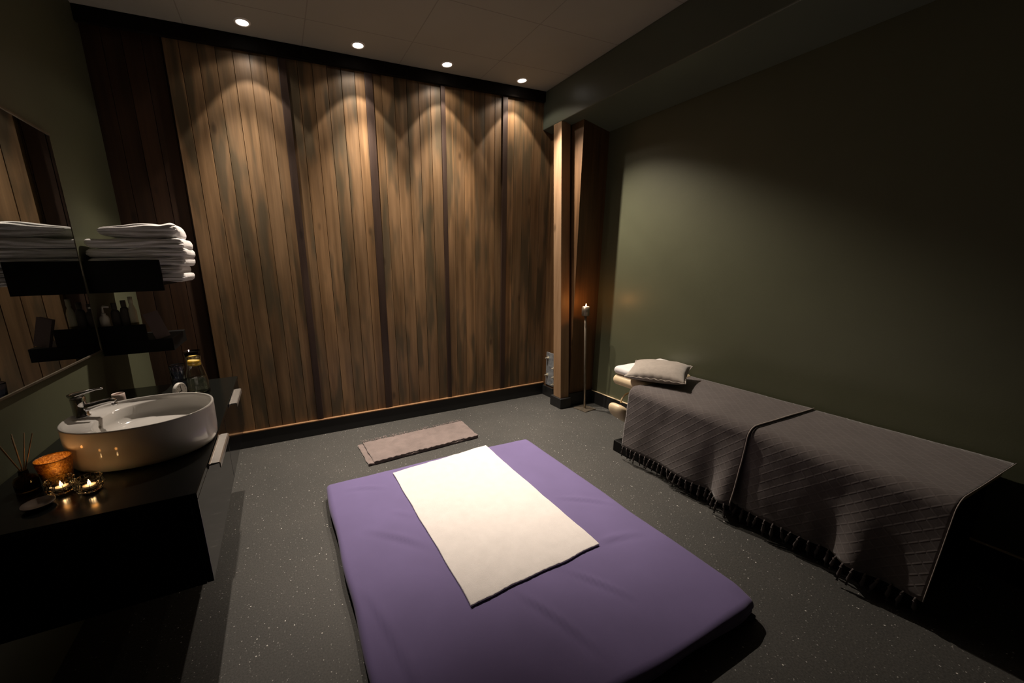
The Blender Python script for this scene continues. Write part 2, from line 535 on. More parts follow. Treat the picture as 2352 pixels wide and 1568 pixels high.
t = thing('steel_bracket', 'galvanised steel plate with bolts low in the corner behind the post', 'bracket', (CX - .001, 3.17, .125))
boxes('plate', [(-.006, 0, -.098, .085, 0, .355)], 'galvanised', t, (('bevel', .002),))
for by, bz in ((.058, .295), (.060, .110), (-.05, .205), (-.055, .11), (-.052, .03)):
    bm = bmesh.new()
    lathe(bm, [(0, 0), (.019, 0), (.019, .004), (.011, .004), (.011, .014), (.006, .016), (.006, .036), (0, .037)], 12)
    bmesh.ops.rotate(bm, verts=bm.verts, matrix=Matrix.Rotation(-PI / 2, 3, 'Y'))
    finish('bolt', bm, 'bolt_steel', t, loc=(-.006, by, bz))

t = thing('candle_stand', 'tall thin steel candle stand on a square foot in front of the corner', 'candle stand', (2.603, 2.745, 0))
bm = bmesh.new(); box(bm, -.075, .075, -.075, .075, 0, .008)
bmesh.ops.rotate(bm, verts=bm.verts, matrix=Matrix.Rotation(.12, 3, 'Z'))
finish('foot', bm, 'brushed_steel', t, mods=(('bevel', .0015),))
LEAN = -.062
bm = bmesh.new(); tube(bm, [(0, 0, .006), (LEAN * .5, 0, .46), (LEAN, 0, .925)], [.0105, .0105, .0105], 8)
finish('pole', bm, 'brushed_steel', t, True)
bm = bmesh.new()
lathe(bm, [(0, .918), (.030, .918), (.0335, .922), (.0345, .965), (.034, 1.0), (.030, 1.0), (.029, .972), (0, .972)], 24, LEAN, 0)
finish('candle_cup', bm, 'brushed_steel', t, True)
t = thing('tealight', 'burning tealight in the cup of the tall candle stand', 'candle', (2.603 + LEAN, 2.745, .9725))
bm = bmesh.new(); lathe(bm, [(0, 0), (.0265, 0), (.027, .030), (.025, .031), (.012, .0295), (0, .029)], 24)
finish('wax', bm, 'wax', t, True)
FL = [(0, 0), (.0035, .004), (.0055, .010), (.0045, .017), (.002, .025), (0, .031)]
def flame(parent, z, s=1.0):
    bm = bmesh.new(); lathe(bm, [(r * s, h * s) for r, h in FL], 12)
    return finish('flame', bm, 'flame', parent, True, loc=(0, 0, z))
flame(t, .031, .9)
def candle_light(parent, z, w, rad=.006, loc=(0, 0)):
    L = bpy.data.lights.new('candle_glow', 'POINT')
    L.energy = w; L.color = (1.0, .38, .08); L.shadow_soft_size = rad
    o = bpy.data.objects.new('candle_glow', L); C.collection.objects.link(o); o.parent = parent; o.location = (loc[0], loc[1], z)
candle_light(t, .066, .75)

# ------------------------------------------------------------------ washstand
VX, VY0, VYM, VY1, VZ0, VZ = -.302, 1.290, 1.985, 2.700, .42, .75
def cabinet(y0, y1, label, ha, hb):
    t = thing('washstand_cabinet', label, 'cabinet', (0, 0, 0), 0, 'black washstand cabinets')
    t.location = (XL, (y0 + y1) / 2, VZ0)
    w = (y1 - y0) / 2
    boxes('carcass', [(.004, VX - XL - .022, -w + .001, w - .001, 0, VZ - VZ0 - .022)], 'black_matt', t, (('bevel', .002),))
    d = boxes('drawer', [(VX - XL - .021, VX - XL - .002, -w + .003, w - .003, .002, VZ - VZ0 - .025)], 'black_lacquer', t, (('bevel', .0012),))
    c = (ha + hb) / 2 - (y0 + y1) / 2; h = (hb - ha) / 2
    fx, tz = VX - XL, VZ - VZ0
    bm = bmesh.new()
    prism(bm, [(fx + .0005, tz - .0228), (fx + .002, tz - .006), (fx + .004, tz - .004), (fx + .008, tz - .007), (fx + .011, tz - .004), (fx + .036, tz - .004),
               (fx + .040, tz - .007), (fx + .040, tz - .026), (fx + .0365, tz - .026), (fx + .0365, tz - .0085), (fx + .006, tz - .0125), (fx + .002, tz - .026)], c - h, c + h, 'y')
    finish('handle', bm, 'aluminium', d)
    return t
cabinet(VY0, VYM, 'black wall-hung washstand cabinet under the basin, nearest the camera', 1.488, 1.757)
cabinet(VYM, VY1, 'black wall-hung washstand cabinet beyond the basin, under the carafe', 2.157, 2.421)
tag(boxes('countertop', [(XL + .003, VX, VY0 - .004, VY1 + .004, VZ - .020, VZ)], 'black_glass', mods=(('bevel', .0015),)),
    'long black glossy worktop carrying the white basin and candles', 'worktop')

# the oval vessel basin
BCX, BCY, BRX, BRY, BZT = -.524, 1.735, .231, .196, .152
t = thing('washbasin', 'oval white ceramic vessel basin on the black worktop', 'basin', (BCX, BCY, VZ + .0005))
def basin():
    bm = bmesh.new()
    seg = 96
    def ring(f, z, dx=0.0, fy=None):
        fy = f if fy is None else fy
        out = []
        for k in range(seg):
            a = 2 * PI * k / seg
            c, s = math.cos(a), math.sin(a)
            e = 2.15
            rr = (abs(c) ** e + abs(s) ** e) ** (-1 / e)
            out.append(bm.verts.new((BRX * f * rr * c + dx, BRY * fy * rr * s, z)))
        return out
    R = [ring(.80, 0), ring(.90, .001), ring(.955, .006), ring(.985, .020), ring(.996, .05), ring(1.0, BZT - .006), ring(.997, BZT - .001), ring(.985, BZT),
         ring(.968, BZT - .001), ring(.962, BZT - .006)]
    # the tap deck: the bowl's cavity is set away from the wall side
    R += [ring(.94, BZT - .014, .004), ring(.79, BZT - .017, .036, .93), ring(.768, BZT - .022, .040, .92), ring(.755, BZT - .052, .043, .905),
          ring(.72, BZT - .070, .045, .865), ring(.62, BZT - .079, .046, .75), ring(.30, BZT - .084, .046, .36), ring(.08, BZT - .086, .046, .09)]
    for a, b in zip(R, R[1:]):
        for k in range(seg):
            bm.faces.new((a[k], a[(k + 1) % seg], b[(k + 1) % seg], b[k]))
    bm.faces.new(R[0]); bm.faces.new(R[-1])
    return finish('bowl', bm, 'ceramic', t, True)
basin()
bm = bmesh.new(); lathe(bm, [(0, 0), (.0075, 0), (.009, .0015), (.0055, .003), (.004, .001), (0, .001)], 20)
bmesh.ops.rotate(bm, verts=bm.verts, matrix=Matrix.Rotation(PI / 2, 3, 'Y'))
finish('overflow_hole', bm, 'brushed_steel', t, True, loc=(-.1335, .0, BZT - .041))
bm = bmesh.new(); lathe(bm, [(0, .004), (.012, .004), (.020, .001), (.022, -.002), (0, -.002)], 24)
finish('drain', bm, 'chrome', t, True, loc=(.046, 0, BZT - .085))

# mixer tap on the deck
t = thing('basin_tap', 'chrome single-lever mixer tap on the wall side of the basin', 'tap', (-.725, 1.80, VZ + BZT - .0135))
bm = bmesh.new(); lathe(bm, [(0, 0), (.027, 0), (.027, .005), (.0225, .009), (.0215, .050), (.0225, .072), (.020, .078), (0, .079)], 28)
finish('body', bm, 'chrome', t, True)
bm = bmesh.new(); tube(bm, [(.005, 0, .030), (.035, 0, .038), (.07, -.002, .046), (.095, -.003, .050), (.108, -.004, .045)], [.016, .0145, .0125, .0115, .0115], 16)
s = finish('spout', bm, 'chrome', t, True)
bm = bmesh.new(); lathe(bm, [(0, 0), (.0095, 0), (.0095, .010), (0, .010)], 16)
finish('aerator', bm, 'chrome', s, True, loc=(.104, -.004, .030))
bm = bmesh.new(); tube(bm, [(-.020, 0, .080), (.0, 0, .088), (.025, 0, .100), (.055, 0, .110), (.080, 0, .114)], [.016, .0185, .0125, .007, .0065], 14)
bmesh.ops.scale(bm, verts=bm.verts, vec=(1, 1, .55), space=Matrix.Translation((0, 0, -.085)))
finish('lever', bm, 'chrome', t, True)

# soap cup behind the basin
t = thing('soap_cup', 'small blush ceramic cup behind the basin and the tap spout', 'cup', (-.757, 2.25, VZ + .0005))
bm = bmesh.new(); lathe(bm, [(0, 0), (.022, 0), (.025, .004), (.026, .080), (.0255, .094), (.023, .096), (.022, .090), (.021, .01), (0, .008)], 28)
finish('body', bm, 'blush_ceramic', t, True)

# carafe, water, lemon, tumblers, clock
CAR = (-.463, 2.42, VZ + .0008)
t = thing('carafe', 'clear glass water carafe with flared neck at the far end of the worktop', 'carafe', CAR)
OUT = [(0, 0), (.050, 0), (.0535, .004), (.0535, .020), (.0520, .060), (.0480, .095), (.0410, .130), (.0355, .155), (.0335, .180), (.0350, .205), (.0400, .236)]
prof = OUT + [(.0390, .2365), (.0335, .205), (.0318, .180), (.0338, .155), (.0392, .130), (.0462, .095), (.0502, .060), (.0517, .020), (.050, .007), (0, .006)]
bm = bmesh.new(); lathe(bm, prof, 48); finish('glass_body', bm, 'clear_glass', t, True)
bm = bmesh.new(); lathe(bm, [(0, .0064), (.0496, .0074), (.0513, .020), (.0498, .060), (.0470, .088), (0, .088)], 48); finish('water', bm, 'water', t, True)
for k, (zz, tilt, rot) in enumerate(((.166, .06, .2), (.1795, .02, .9))):
    ls = thing('lemon_slice', ('lower' if k == 0 else 'upper') + ' lemon slice in the neck of the glass carafe', 'lemon slice', (CAR[0], CAR[1], CAR[2] + zz), rot, 'lemon slices in the carafe')
    ls.rotation_euler = (tilt, .05, rot)
    rr = .0310 if k == 0 else .0300
    bm = bmesh.new(); lathe(bm, [(rr - .002, -.0065), (rr, -.004), (rr, .004), (rr - .002, .0065), (rr - .004, .0065), (rr - .004, -.0065), (rr - .002, -.0065)], 32); finish('rind', bm, 'lemon_rind', ls, True)
    bm = bmesh.new(); lathe(bm, [(0, -.006), (rr - .0042, -.006), (rr - .0042, .006), (0, .006)], 32); finish('flesh', bm, 'lemon_flesh', ls)
for k, nm in enumerate(('lower of the two smoky tumblers stacked left of the carafe', 'upper of the two smoky tumblers stacked left of the carafe')):
    t = thing('tumbler', nm, 'glass', (-.540, 2.40, VZ + .0008 + .082 * k), 0, 'stacked tumblers by the carafe')
    bm = bmesh.new(); lathe(bm, [(0, 0), (.027, 0), (.029, .003), (.0345, .085), (.0345, .092), (.0325, .092), (.0322, .085), (.0268, .008), (0, .008)], 36); finish('glass_body', bm, 'smoke_glass', t, True)
t = thing('table_clock', 'small round white clock standing between the basin and the tumblers', 'clock', (-.510, 2.235, VZ + .0005), 1.12)
bm = bmesh.new()
lathe(bm, [(0, -.009), (.036, -.009), (.040, -.006), (.040, .008), (.037, .011), (.034, .009), (0, .009)], 40)
bmesh.ops.rotate(bm, verts=bm.verts, matrix=Matrix.Rotation(PI / 2, 3, 'X'))
finish('case', bm, 'white_plastic', t, True, loc=(0, 0, .076))
bm = bmesh.new(); lathe(bm, [(0, 0), (.034, 0), (.034, .001), (0, .001)], 40)
bmesh.ops.rotate(bm, verts=bm.verts, matrix=Matrix.Rotation(PI / 2, 3, 'X'))
dl = finish('dial', bm, 'dial_white', t, False, loc=(0, -.0095, .076))
for ang, ln, w in ((1.72, .020, .0018), (.15, .027, .0013)):
    bm = bmesh.new(); box(bm, -w, w, -.0018, -.0012, -.004, ln)
    bmesh.ops.rotate(bm, verts=bm.verts, matrix=Matrix.Rotation(-ang, 3, 'Y'))
    finish('hand', bm, 'ink', dl)
bm = bmesh.new()
for k in range(12):
    a = k * PI / 6
    box(bm, .029 * math.sin(a) - .0008, .029 * math.sin(a) + .0008, -.0016, -.001, .029 * math.cos(a) - .0018, .029 * math.cos(a) + .0018)
finish('hour_marks', bm, 'ink', dl)
bm = bmesh.new(); prism(bm, [(-.022, 0), (.022, 0), (.014, .041), (-.014, .041)], -.016, .014, 'y')
finish('stand', bm, 'white_plastic', t, mods=(('bevel', .003),))

# candles and scent at the near end
def holder(x, y, label, w):
    t = thing('tealight_holder', label, 'candle holder', (x, y, VZ + .0005), random.random(), 'glass tealight holders on the worktop')
    bm = bmesh.new()
    seg = 24
    P = [(0, 0), (.022, 0), (.030, .006), (.036, .020), (.031, .034), (.034, .044), (.031, .044), (.028, .034), (.031, .020), (.024, .009), (0, .008)]
    lathe(bm, P, seg)
    for v in bm.verts:
        if v.co.z > .004: v.co.xy *= 1 + .07 * (1 if round(math.atan2(v.co.y, v.co.x) / (2 * PI / seg)) % 2 else -1)
    finish('glass_body', bm, 'clear_glass', t)
    bm = bmesh.new(); lathe(bm, [(0, .0085), (.0185, .0085), (.0185, .019), (.014, .0185), (0, .018)], 20)
    finish('wax', bm, 'wax', t, True)
    flame(t, .0185, .62)
    candle_light(t, .052, w)
    return t
holder(-.688, 1.480, 'cut-glass tealight holder burning in front of the amber candle jar', .012)
holder(-.610, 1.452, 'cut-glass tealight holder burning nearest the room, right of the other', .018)
t = thing('candle_jar', 'amber glittery candle jar beside the basin', 'candle jar', (-.722, 1.552, VZ + .0005))
bm = bmesh.new(); lathe(bm, [(0, 0), (.030, 0), (.034, .003), (.0455, .086), (.0455, .090), (.0432, .090), (.0428, .085), (.032, .006), (0, .006)], 40)
finish('jar', bm, 'amber_glitter', t, True)
bm = bmesh.new(); lathe(bm, [(0, .007), (.0322, .0075), (.038, .052), (.035, .0505), (0, .050)], 32); finish('wax', bm, 'wax', t, True)
flame(t, .0505, .7)
candle_light(t, .083, .018)
t = thing('reed_diffuser', 'reed diffuser with thin sticks in the corner left of the amber jar', 'diffuser', (-.795, 1.545, VZ + .0005))
bm = bmesh.new(); lathe(bm, [(0, 0), (.026, 0), (.029, .004), (.029, .036), (.024, .046), (.012, .052), (.011, .068), (.009, .068), (.009, .052), (.021, .043), (.026, .034), (.026, .005), (0, .004)], 28)
finish('bottle', bm, 'oil', t, True)
for dx, dy in ((-.050, .010), (-.028, -.020), (-.012, .024), (.006, -.014), (.020, .018), (.046, .002)):
    bm = bmesh.new(); tube(bm, [(-dx * .18, -dy * .18, .008), (dx * .14, dy * .14, .068), (dx, dy, .182)], .0016, 6)
    finish('reed', bm, 'reed', t, True)
t = thing('trinket_dish', 'shallow dim dish on the near corner of the black worktop', 'dish', (-.715, 1.408, VZ + .0005))
bm = bmesh.new(); lathe(bm, [(0, 0), (.022, 0), (.036, .010), (.038, .013), (.036, .013), (.020, .004), (0, .004)], 32)
finish('dish', bm, 'dish_clay', t, True)

# ------------------------------------------------------------------ mirror
t = thing('wall_mirror', 'large frameless-looking mirror with thin metal edge on the left wall', 'mirror', (XL, 1.70, 1.010))
t['label'] = 'large rectangular mirror with thin metal edge on the left wall'
MY0, MY1, MZ = -.80, .866, 1.015
boxes('mirror_glass', [(.003, .012, MY0, MY1, 0, MZ)], 'mirror_glass', t)
boxes('frame', [(.001, .016, MY0 - .004, MY1 + .004, -.007, 0), (.001, .016, MY0 - .004, MY1 + .004, MZ, MZ + .007),
                (.001, .014, MY1, MY1 + .002, 0, MZ), (.001, .014, MY0 - .004, MY0, 0, MZ)], 'brushed_steel', t)

# ------------------------------------------------------------------ wall shelves and what is on them
SY0, SY1 = 2.620, 2.960
t = thing('towel_shelf', 'black upper wall shelf with a solid side, holding white towels', 'shelf', (XL, SY0, 1.300), 0, 'black wall shelves')
boxes('side_panel', [(.001, .325, 0, .016, 0, .164)], 'black_matt', t, (('bevel', .002),))
boxes('shelf_board', [(.001, .325, .016, SY1 - SY0, .030, .046)], 'black_matt', t, (('bevel', .002),))
t = thing('bottle_shelf', 'black lower wall shelf with bottles and a leaning booklet', 'shelf', (XL, SY0, .965), 0, 'black wall shelves')
boxes('shelf_board', [(.001, .318, 0, SY1 - SY0, 0, .070)], 'black_matt', t, (('bevel', .002),))
boxes('side_panel', [(.001, .205, 0, .016, .070, .158)], 'black_matt', t, (('bevel', .002),))

TOW = ['bottom', 'second', 'third', 'fourth', 'fifth', 'topmost']
z = 1.347
for k in range(6):
    h = (.045, .043, .046, .048, .050, .078)[k]
    x1 = (-.470, -.482, -.454, -.448, -.454, -.470)[k]
    x0 = (-.880, -.880, -.885, -.890, -.885, -.835)[k]
    hx, hy, hz = (x1 - x0) / 2, .150 - .004 * (k % 2) - (.012 if k == 5 else 0), h / 2
    bm = bmesh.new()
    def fn(p, k=k, hx=hx, hy=hy, hz=hz):
        q = p.copy()
        u = p.x / hx
        bulge = 1.0 + .16 * sm(.55, .86, u) - .14 * math.exp(-((u - .55) / .14) ** 2) - (.40 if k == 5 else .10) * sm(.1, -1, u)
        if k == 5: bulge += .12 * math.exp(-((u - .1) / .5) ** 2)
        q.z = p.z * bulge + .0045 * nz((p.x, p.y, k), 10, k) * (1 if p.z > 0 else .2)
        if k == 5 and p.z < 0: q.z = max(q.z, -hz)
        q.y += .014 * nz((p.x, k * 3.1, p.z * 20), 8, 2 + k)
        q.x += .008 * nz((k * 2.3, p.y, p.z * 3), 6, 5 + k)
        if abs(p.y) > hy * .9:            # folded layers show as a slit on the open side
            q.y -= math.copysign(.007, p.y) * math.exp(-(p.z / .004) ** 2)
        return q
    soft_box(bm, hx, hy, hz, hz * .98, 22, 14, 3, fn)
    o = finish('folded_towel', bm, 'towel_white', None, True, (('subsurf', 1),), ((x0 + x1) / 2, 2.640 + .152, z + hz + .0005))
    lab = {'bottom': 'folded white towel at the bottom of the shelf stack', 'topmost': 'folded white towel on top of the shelf stack'}.get(TOW[k], 'folded white towel, %s from the bottom of the shelf stack' % TOW[k])
    tag(o, lab, 'towel', 'white towels stacked on the upper shelf')
    z += h * .985

SHZ = .965 + .0705
t = thing('pump_bottle', 'white pump bottle on the lower shelf against the mirror', 'bottle', (-.876, 2.662, SHZ))
bm = bmesh.new(); lathe(bm, [(0, 0), (.0195, 0), (.0215, .003), (.0215, .128), (.018, .140), (.010, .146), (.010, .156), (0, .156)], 28); finish('bottle', bm, 'white_plastic', t, True)
bm = bmesh.new(); tube(bm, [(0, 0, .156), (0, 0, .186), (.004, 0, .192), (.030, -.008, .188)], [.006, .0055, .0065, .0045], 10); finish('pump', bm, 'white_plastic', t, True)
for k, (x, lab) in enumerate(((-.836, 'smoky bottle on the lower shelf beside the white pump bottle'), (-.793, 'smoky bottle on the lower shelf beside the pale bottle'))):
    t = thing('lotion_bottle', lab, 'bottle', (x, 2.70, SHZ), 0, 'smoky bottles on the lower shelf')
    bm = bmesh.new(); lathe(bm, [(0, 0), (.019, 0), (.021, .003), (.021, .150 + .012 * k), (.016, .165 + .012 * k), (.009, .170 + .012 * k), (0, .170 + .012 * k)], 24); finish('bottle', bm, 'smoke_plastic', t, True)
    bm = bmesh.new(); lathe(bm, [(.0125, 0), (.0125, .034), (.011, .036), (0, .036)], 20); finish('cap', bm, 'smoke_plastic', t, True, loc=(0, 0, .170 + .012 * k))
t = thing('oil_bottle', 'pale bottle with an olive label on the lower shelf by the booklet', 'bottle', (-.756, 2.69, SHZ))
bm = bmesh.new(); lathe(bm, [(0, 0), (.017, 0), (.018, .003), (.018, .160), (.013, .180), (.009, .190), (.009, .215), (0, .216)], 24); finish('bottle', bm, 'cream_bottle', t, True)
bm = bmesh.new(); lathe(bm, [(.0184, .020), (.0184, .095)], 24); finish('label_band', bm, 'olive_label', t, True)
bm = bmesh.new(); lathe(bm, [(.0105, .200), (.0105, .236), (0, .237)], 20); finish('cap', bm, 'cream_bottle', t, True)
t = thing('booklet', 'plum booklet leaning on the outer end of the lower shelf', 'book', (-.628, 2.650, SHZ + .004))
bm = bmesh.new(); box(bm, -.036, .034, -.010, -.0075, 0, .150); box(bm, -.036, .034, .0075, .010, 0, .150); box(bm, -.036, -.033, -.0075, .0075, 0, .150)
cv = finish('cover', bm, 'book_plum', t)
bm = bmesh.new(); box(bm, -.033, .031, -.0075, .0075, .003, .147)
pg = finish('pages', bm, 'book_edge', t)
t.rotation_euler = (-.10, -.26, .30)

# ------------------------------------------------------------------ floor mattress, towel on it, folded mat
MX0, MX1, MYA, MYB, MH = .122, 1.618, .655, 2.310, .095
t = thing('floor_mattress', 'low floor mattress in a purple fitted sheet in the middle of the room', 'mattress', ((MX0 + MX1) / 2, (MYA + MYB) / 2, 0))
WR = [((-.45, .38), (-.05, -.05), .010, .018), ((-.30, .12), (.02, -.44), .007, .016), ((.02, -.22), (.30, -.62), .007, .012), ((-.62, .30), (-.25, -.10), .006, .02),
      ((-.18, -.25), (.02, -.75), .006, .014), ((.42, .10), (.72, -.12), .005, .014), ((-.70, -.05), (-.60, -.70), .006, .016), ((.28, -.30), (.66, -.34), .004, .016), ((-.66, .70), (-.40, .60), .005, .014)]
def sheet_fn(p):
    q = p.copy()
    hx, hy = (MX1 - MX0) / 2, (MYB - MYA) / 2
    if p.z > 0:
        d = 0
        d0 = .0045 * nz((p.x, p.y, 0), 2.4, 3) + .0012 * nz((p.x, p.y, 0), 9, 1)
        under = sm(-.45, -.33, p.x) * (1 - sm(.37, .47, p.x)) * sm(-.48, -.34, p.y)
        for a, b, amp, w in WR:
            ax, ay = a; bx, by = b
            L2 = (bx - ax) ** 2 + (by - ay) ** 2
            s = ((p.x - ax) * (bx - ax) + (p.y - ay) * (by - ay)) / L2
            if -.1 < s < 1.1:
                off = .02 * math.sin(s * 3.1)
                e = ((p.x - ax) * (by - ay) - (p.y - ay) * (bx - ax)) / math.sqrt(L2) + off
                d += 1.6 * amp * math.exp(-(e / w) ** 2) * max(0, math.sin(PI * max(0, min(1, s)))) - 1.6 * amp * .5 * math.exp(-((e - w * 1.6) / w) ** 2) * max(0, math.sin(PI * max(0, min(1, s))))
        q.z += d0 + d * (1 - .92 * under)
    edge = max(abs(p.x) / hx, abs(p.y) / hy)
    cu, cv = sm(.84, 1, abs(p.x) / hx), sm(.86, 1, abs(p.y) / hy) * (1 if p.y < 0 else .2)
    q.x -= math.copysign(.010, p.x) * cu * cv; q.y -= math.copysign(.012, p.y) * cu * cv
    q.z -= .010 * cu * cv * (p.z > 0)
    if edge > .9:
        q.x += .010 * nz((p.x, p.y, p.z * 4), 3.2, 8); q.y += .012 * nz((p.x, p.y, p.z * 4), 3.2, 13)
        if p.z < 0.01:
            q.x *= 1 - .006; q.y *= 1 - .004
    return q
bm = bmesh.new()
soft_box(bm, (MX1 - MX0) / 2, (MYB - MYA) / 2, (MH - .014) / 2, .030, 90, 96, 3, sheet_fn)
finish('fitted_sheet', bm, 'sheet_purple', t, True, (), (0, 0, .014 + (MH - .014) / 2))
boxes('mattress_pad', [(-.735, .735, -.815, .815, 0, .016)], 'mattress_black', t, (('bevel', .006),))

TQ = [Vector((.549, 1.120)), Vector((1.256, 1.168)), Vector((1.258, 2.303)), Vector((.536, 2.230))]
bm = bmesh.new()
hx, hy = .5, .5
c0 = sum(TQ, Vector((0, 0))) / 4
def towel_fn(p):
    u, v = p.x + .5, p.y + .5
    u2, v2 = u, v
    q = (TQ[0] * (1 - u2) + TQ[1] * u2) * (1 - v2) + (TQ[3] * (1 - u2) + TQ[2] * u2) * v2
    q = q + Vector((.008 * nz((u, v, 0), 5, 4), .010 * nz((u, v, 0), 5, 9))) * (1 if (u < .06 or u > .94 or v < .06 or v > .94) else .3)
    hem = .0015 if v < .05 or v > .95 else 0
    wx = q - Vector(((MX0 + MX1) / 2, (MYA + MYB) / 2))
    base = sheet_fn(Vector((wx.x, wx.y, (MH - .014) / 2))).z + (MH + .014) / 2
    zz = base + .0058 + p.z * 1.0 + hem + (.0022 * nz((u, v, 0), 14, 6) if p.z > 0 else 0)
    if v < .09: zz += .0012 * math.sin(u * 170) * (p.z > 0)
    return Vector((q.x - c0.x, q.y - c0.y, zz))
soft_box(bm, .5, .5, .0050, .004, 44, 70, 1, towel_fn)
tag(finish('bath_towel', bm, 'hand_towel_white', None, True, (), (c0.x, c0.y, 0)), 'white towel spread flat on the purple mattress', 'towel')

# folded taupe mat beyond the mattress
RQ = [Vector((.446, 2.566)), Vector((1.369, 2.632)), Vector((1.380, 2.968)), Vector((.432, 2.925))]
rc = sum(RQ, Vector((0, 0))) / 4
t = thing('folded_mat', 'taupe folded cotton mat with a frayed edge between mattress and timber wall', 'mat', (rc.x, rc.y, 0))
def layer(name, sh, z0, th, seed):
    bm = bmesh.new()
    def fn(p):
        u, v = p.x + .5, p.y + .5
        u = u * (1 - sh) + sh
        q = (RQ[0] * (1 - u) + RQ[1] * u) * (1 - v) + (RQ[3] * (1 - u) + RQ[2] * u) * v
        fold = .006 * math.exp(-((v - .03) / .07) ** 2)
        zz = z0 + th / 2 + p.z + (.004 * nz((u * 2, v, 0), 4, seed) + .0035 * nz((u * 3, v, 0), 9, seed) + fold if p.z > 0 else 0)
        if v < .10: zz += .0028 * math.sin(u * 120) * (1 - v / .10) * (1 if p.z > 0 else .3)
        q = q + Vector((.006 * nz((u, v, 0), 6, seed + 2), .006 * nz((u, v, 0), 6, seed + 5)))
        return Vector((q.x - rc.x, q.y - rc.y, max(.0006, zz)))
    soft_box(bm, .5, .5, th / 2, .010, 60, 26, 1, fn)
    return finish(name, bm, 'rug_taupe', t, True)
layer('lower_fold', 0.0, .001, .011, 1)
layer('upper_fold', .045, .0125, .011, 7)
bm = bmesh.new()
for k in range(150):
    u = random.random() * .97 + .02
    q = RQ[3] * (1 - u) + RQ[2] * u - rc
    L = .018 + .026 * random.random()
    a = random.uniform(-.7, .7)
    zt = .014 + .014 * random.random()
    tube(bm, [(q.x, q.y - .006, zt), (q.x + L * .5 * math.sin(a), q.y + L * .5, zt + .006), (q.x + L * math.sin(a), q.y + L, zt - .004)], [.0020, .0017, .0009], 4)
o = finish('frayed_edge', bm, 'rug_taupe', t, True); o['kind'] = 'stuff'

# ------------------------------------------------------------------ massage table
TX0, TX1, TY0, TY1, TZ = 2.195, 2.790, .400, 1.855, .530
t = thing('massage_table', 'cream padded massage table under dark throws along the green wall', 'massage table', ((TX0 + TX1) / 2, (TY0 + TY1) / 2, 0))
ox, oy = (TX0 + TX1) / 2, (TY0 + TY1) / 2
bm = bmesh.new(); soft_box(bm, .285, (TY1 - TY0) / 2 - .012, .035, .03, 4, 8, 2)
finish('padded_top', bm, 'cream_vinyl', t, True, (), (0, 0, TZ - .037))
boxes('under_frame', [(-.262, .262, -.690, .690, .09, TZ - .075)], 'black_matt', t, (('bevel', .004),))
boxes('plinth', [(-.285, .275, -.700, .712, 0, .09)], 'black_matt', t, (('bevel', .004),))
boxes('floor_foot', [(-.300, .18, .712, .862, 0, .085)], 'black_matt', t, (('bevel', .006),))
bm = bmesh.new(); soft_box(bm, .265, .150, .040, .040, 6, 5, 2)
hr = finish('headrest', bm, 'cream_vinyl', t, True, (), (2.535 - ox, 1.985 - oy, .520))
boxes('headrest_bar', [(-.02, .02, -.13, .13, -.068, -.038)], 'black_matt', hr)
bm = bmesh.new()
def arm_fn(p):
    return Vector((p.x, p.y, p.z - .62 * (p.x + .10)))
soft_box(bm, .150, .080, .056, .054, 6, 4, 3, arm_fn)
ar = finish('arm_rest', bm, 'cream_vinyl', t, True, (), (2.370 - ox, 2.040 - oy, .285))
bm = bmesh.new(); tube(bm, [(.02 + .075 * math.cos(a), .02, .055 + .065 * math.sin(a)) for a in [k * PI / 10 for k in range(11)]], .007, 8)
finish('arm_strap', bm, 'cream_vinyl', ar, True)
boxes('arm_bracket', [(.03, .07, -.20, .02, -.02, .02)], 'black_matt', ar)

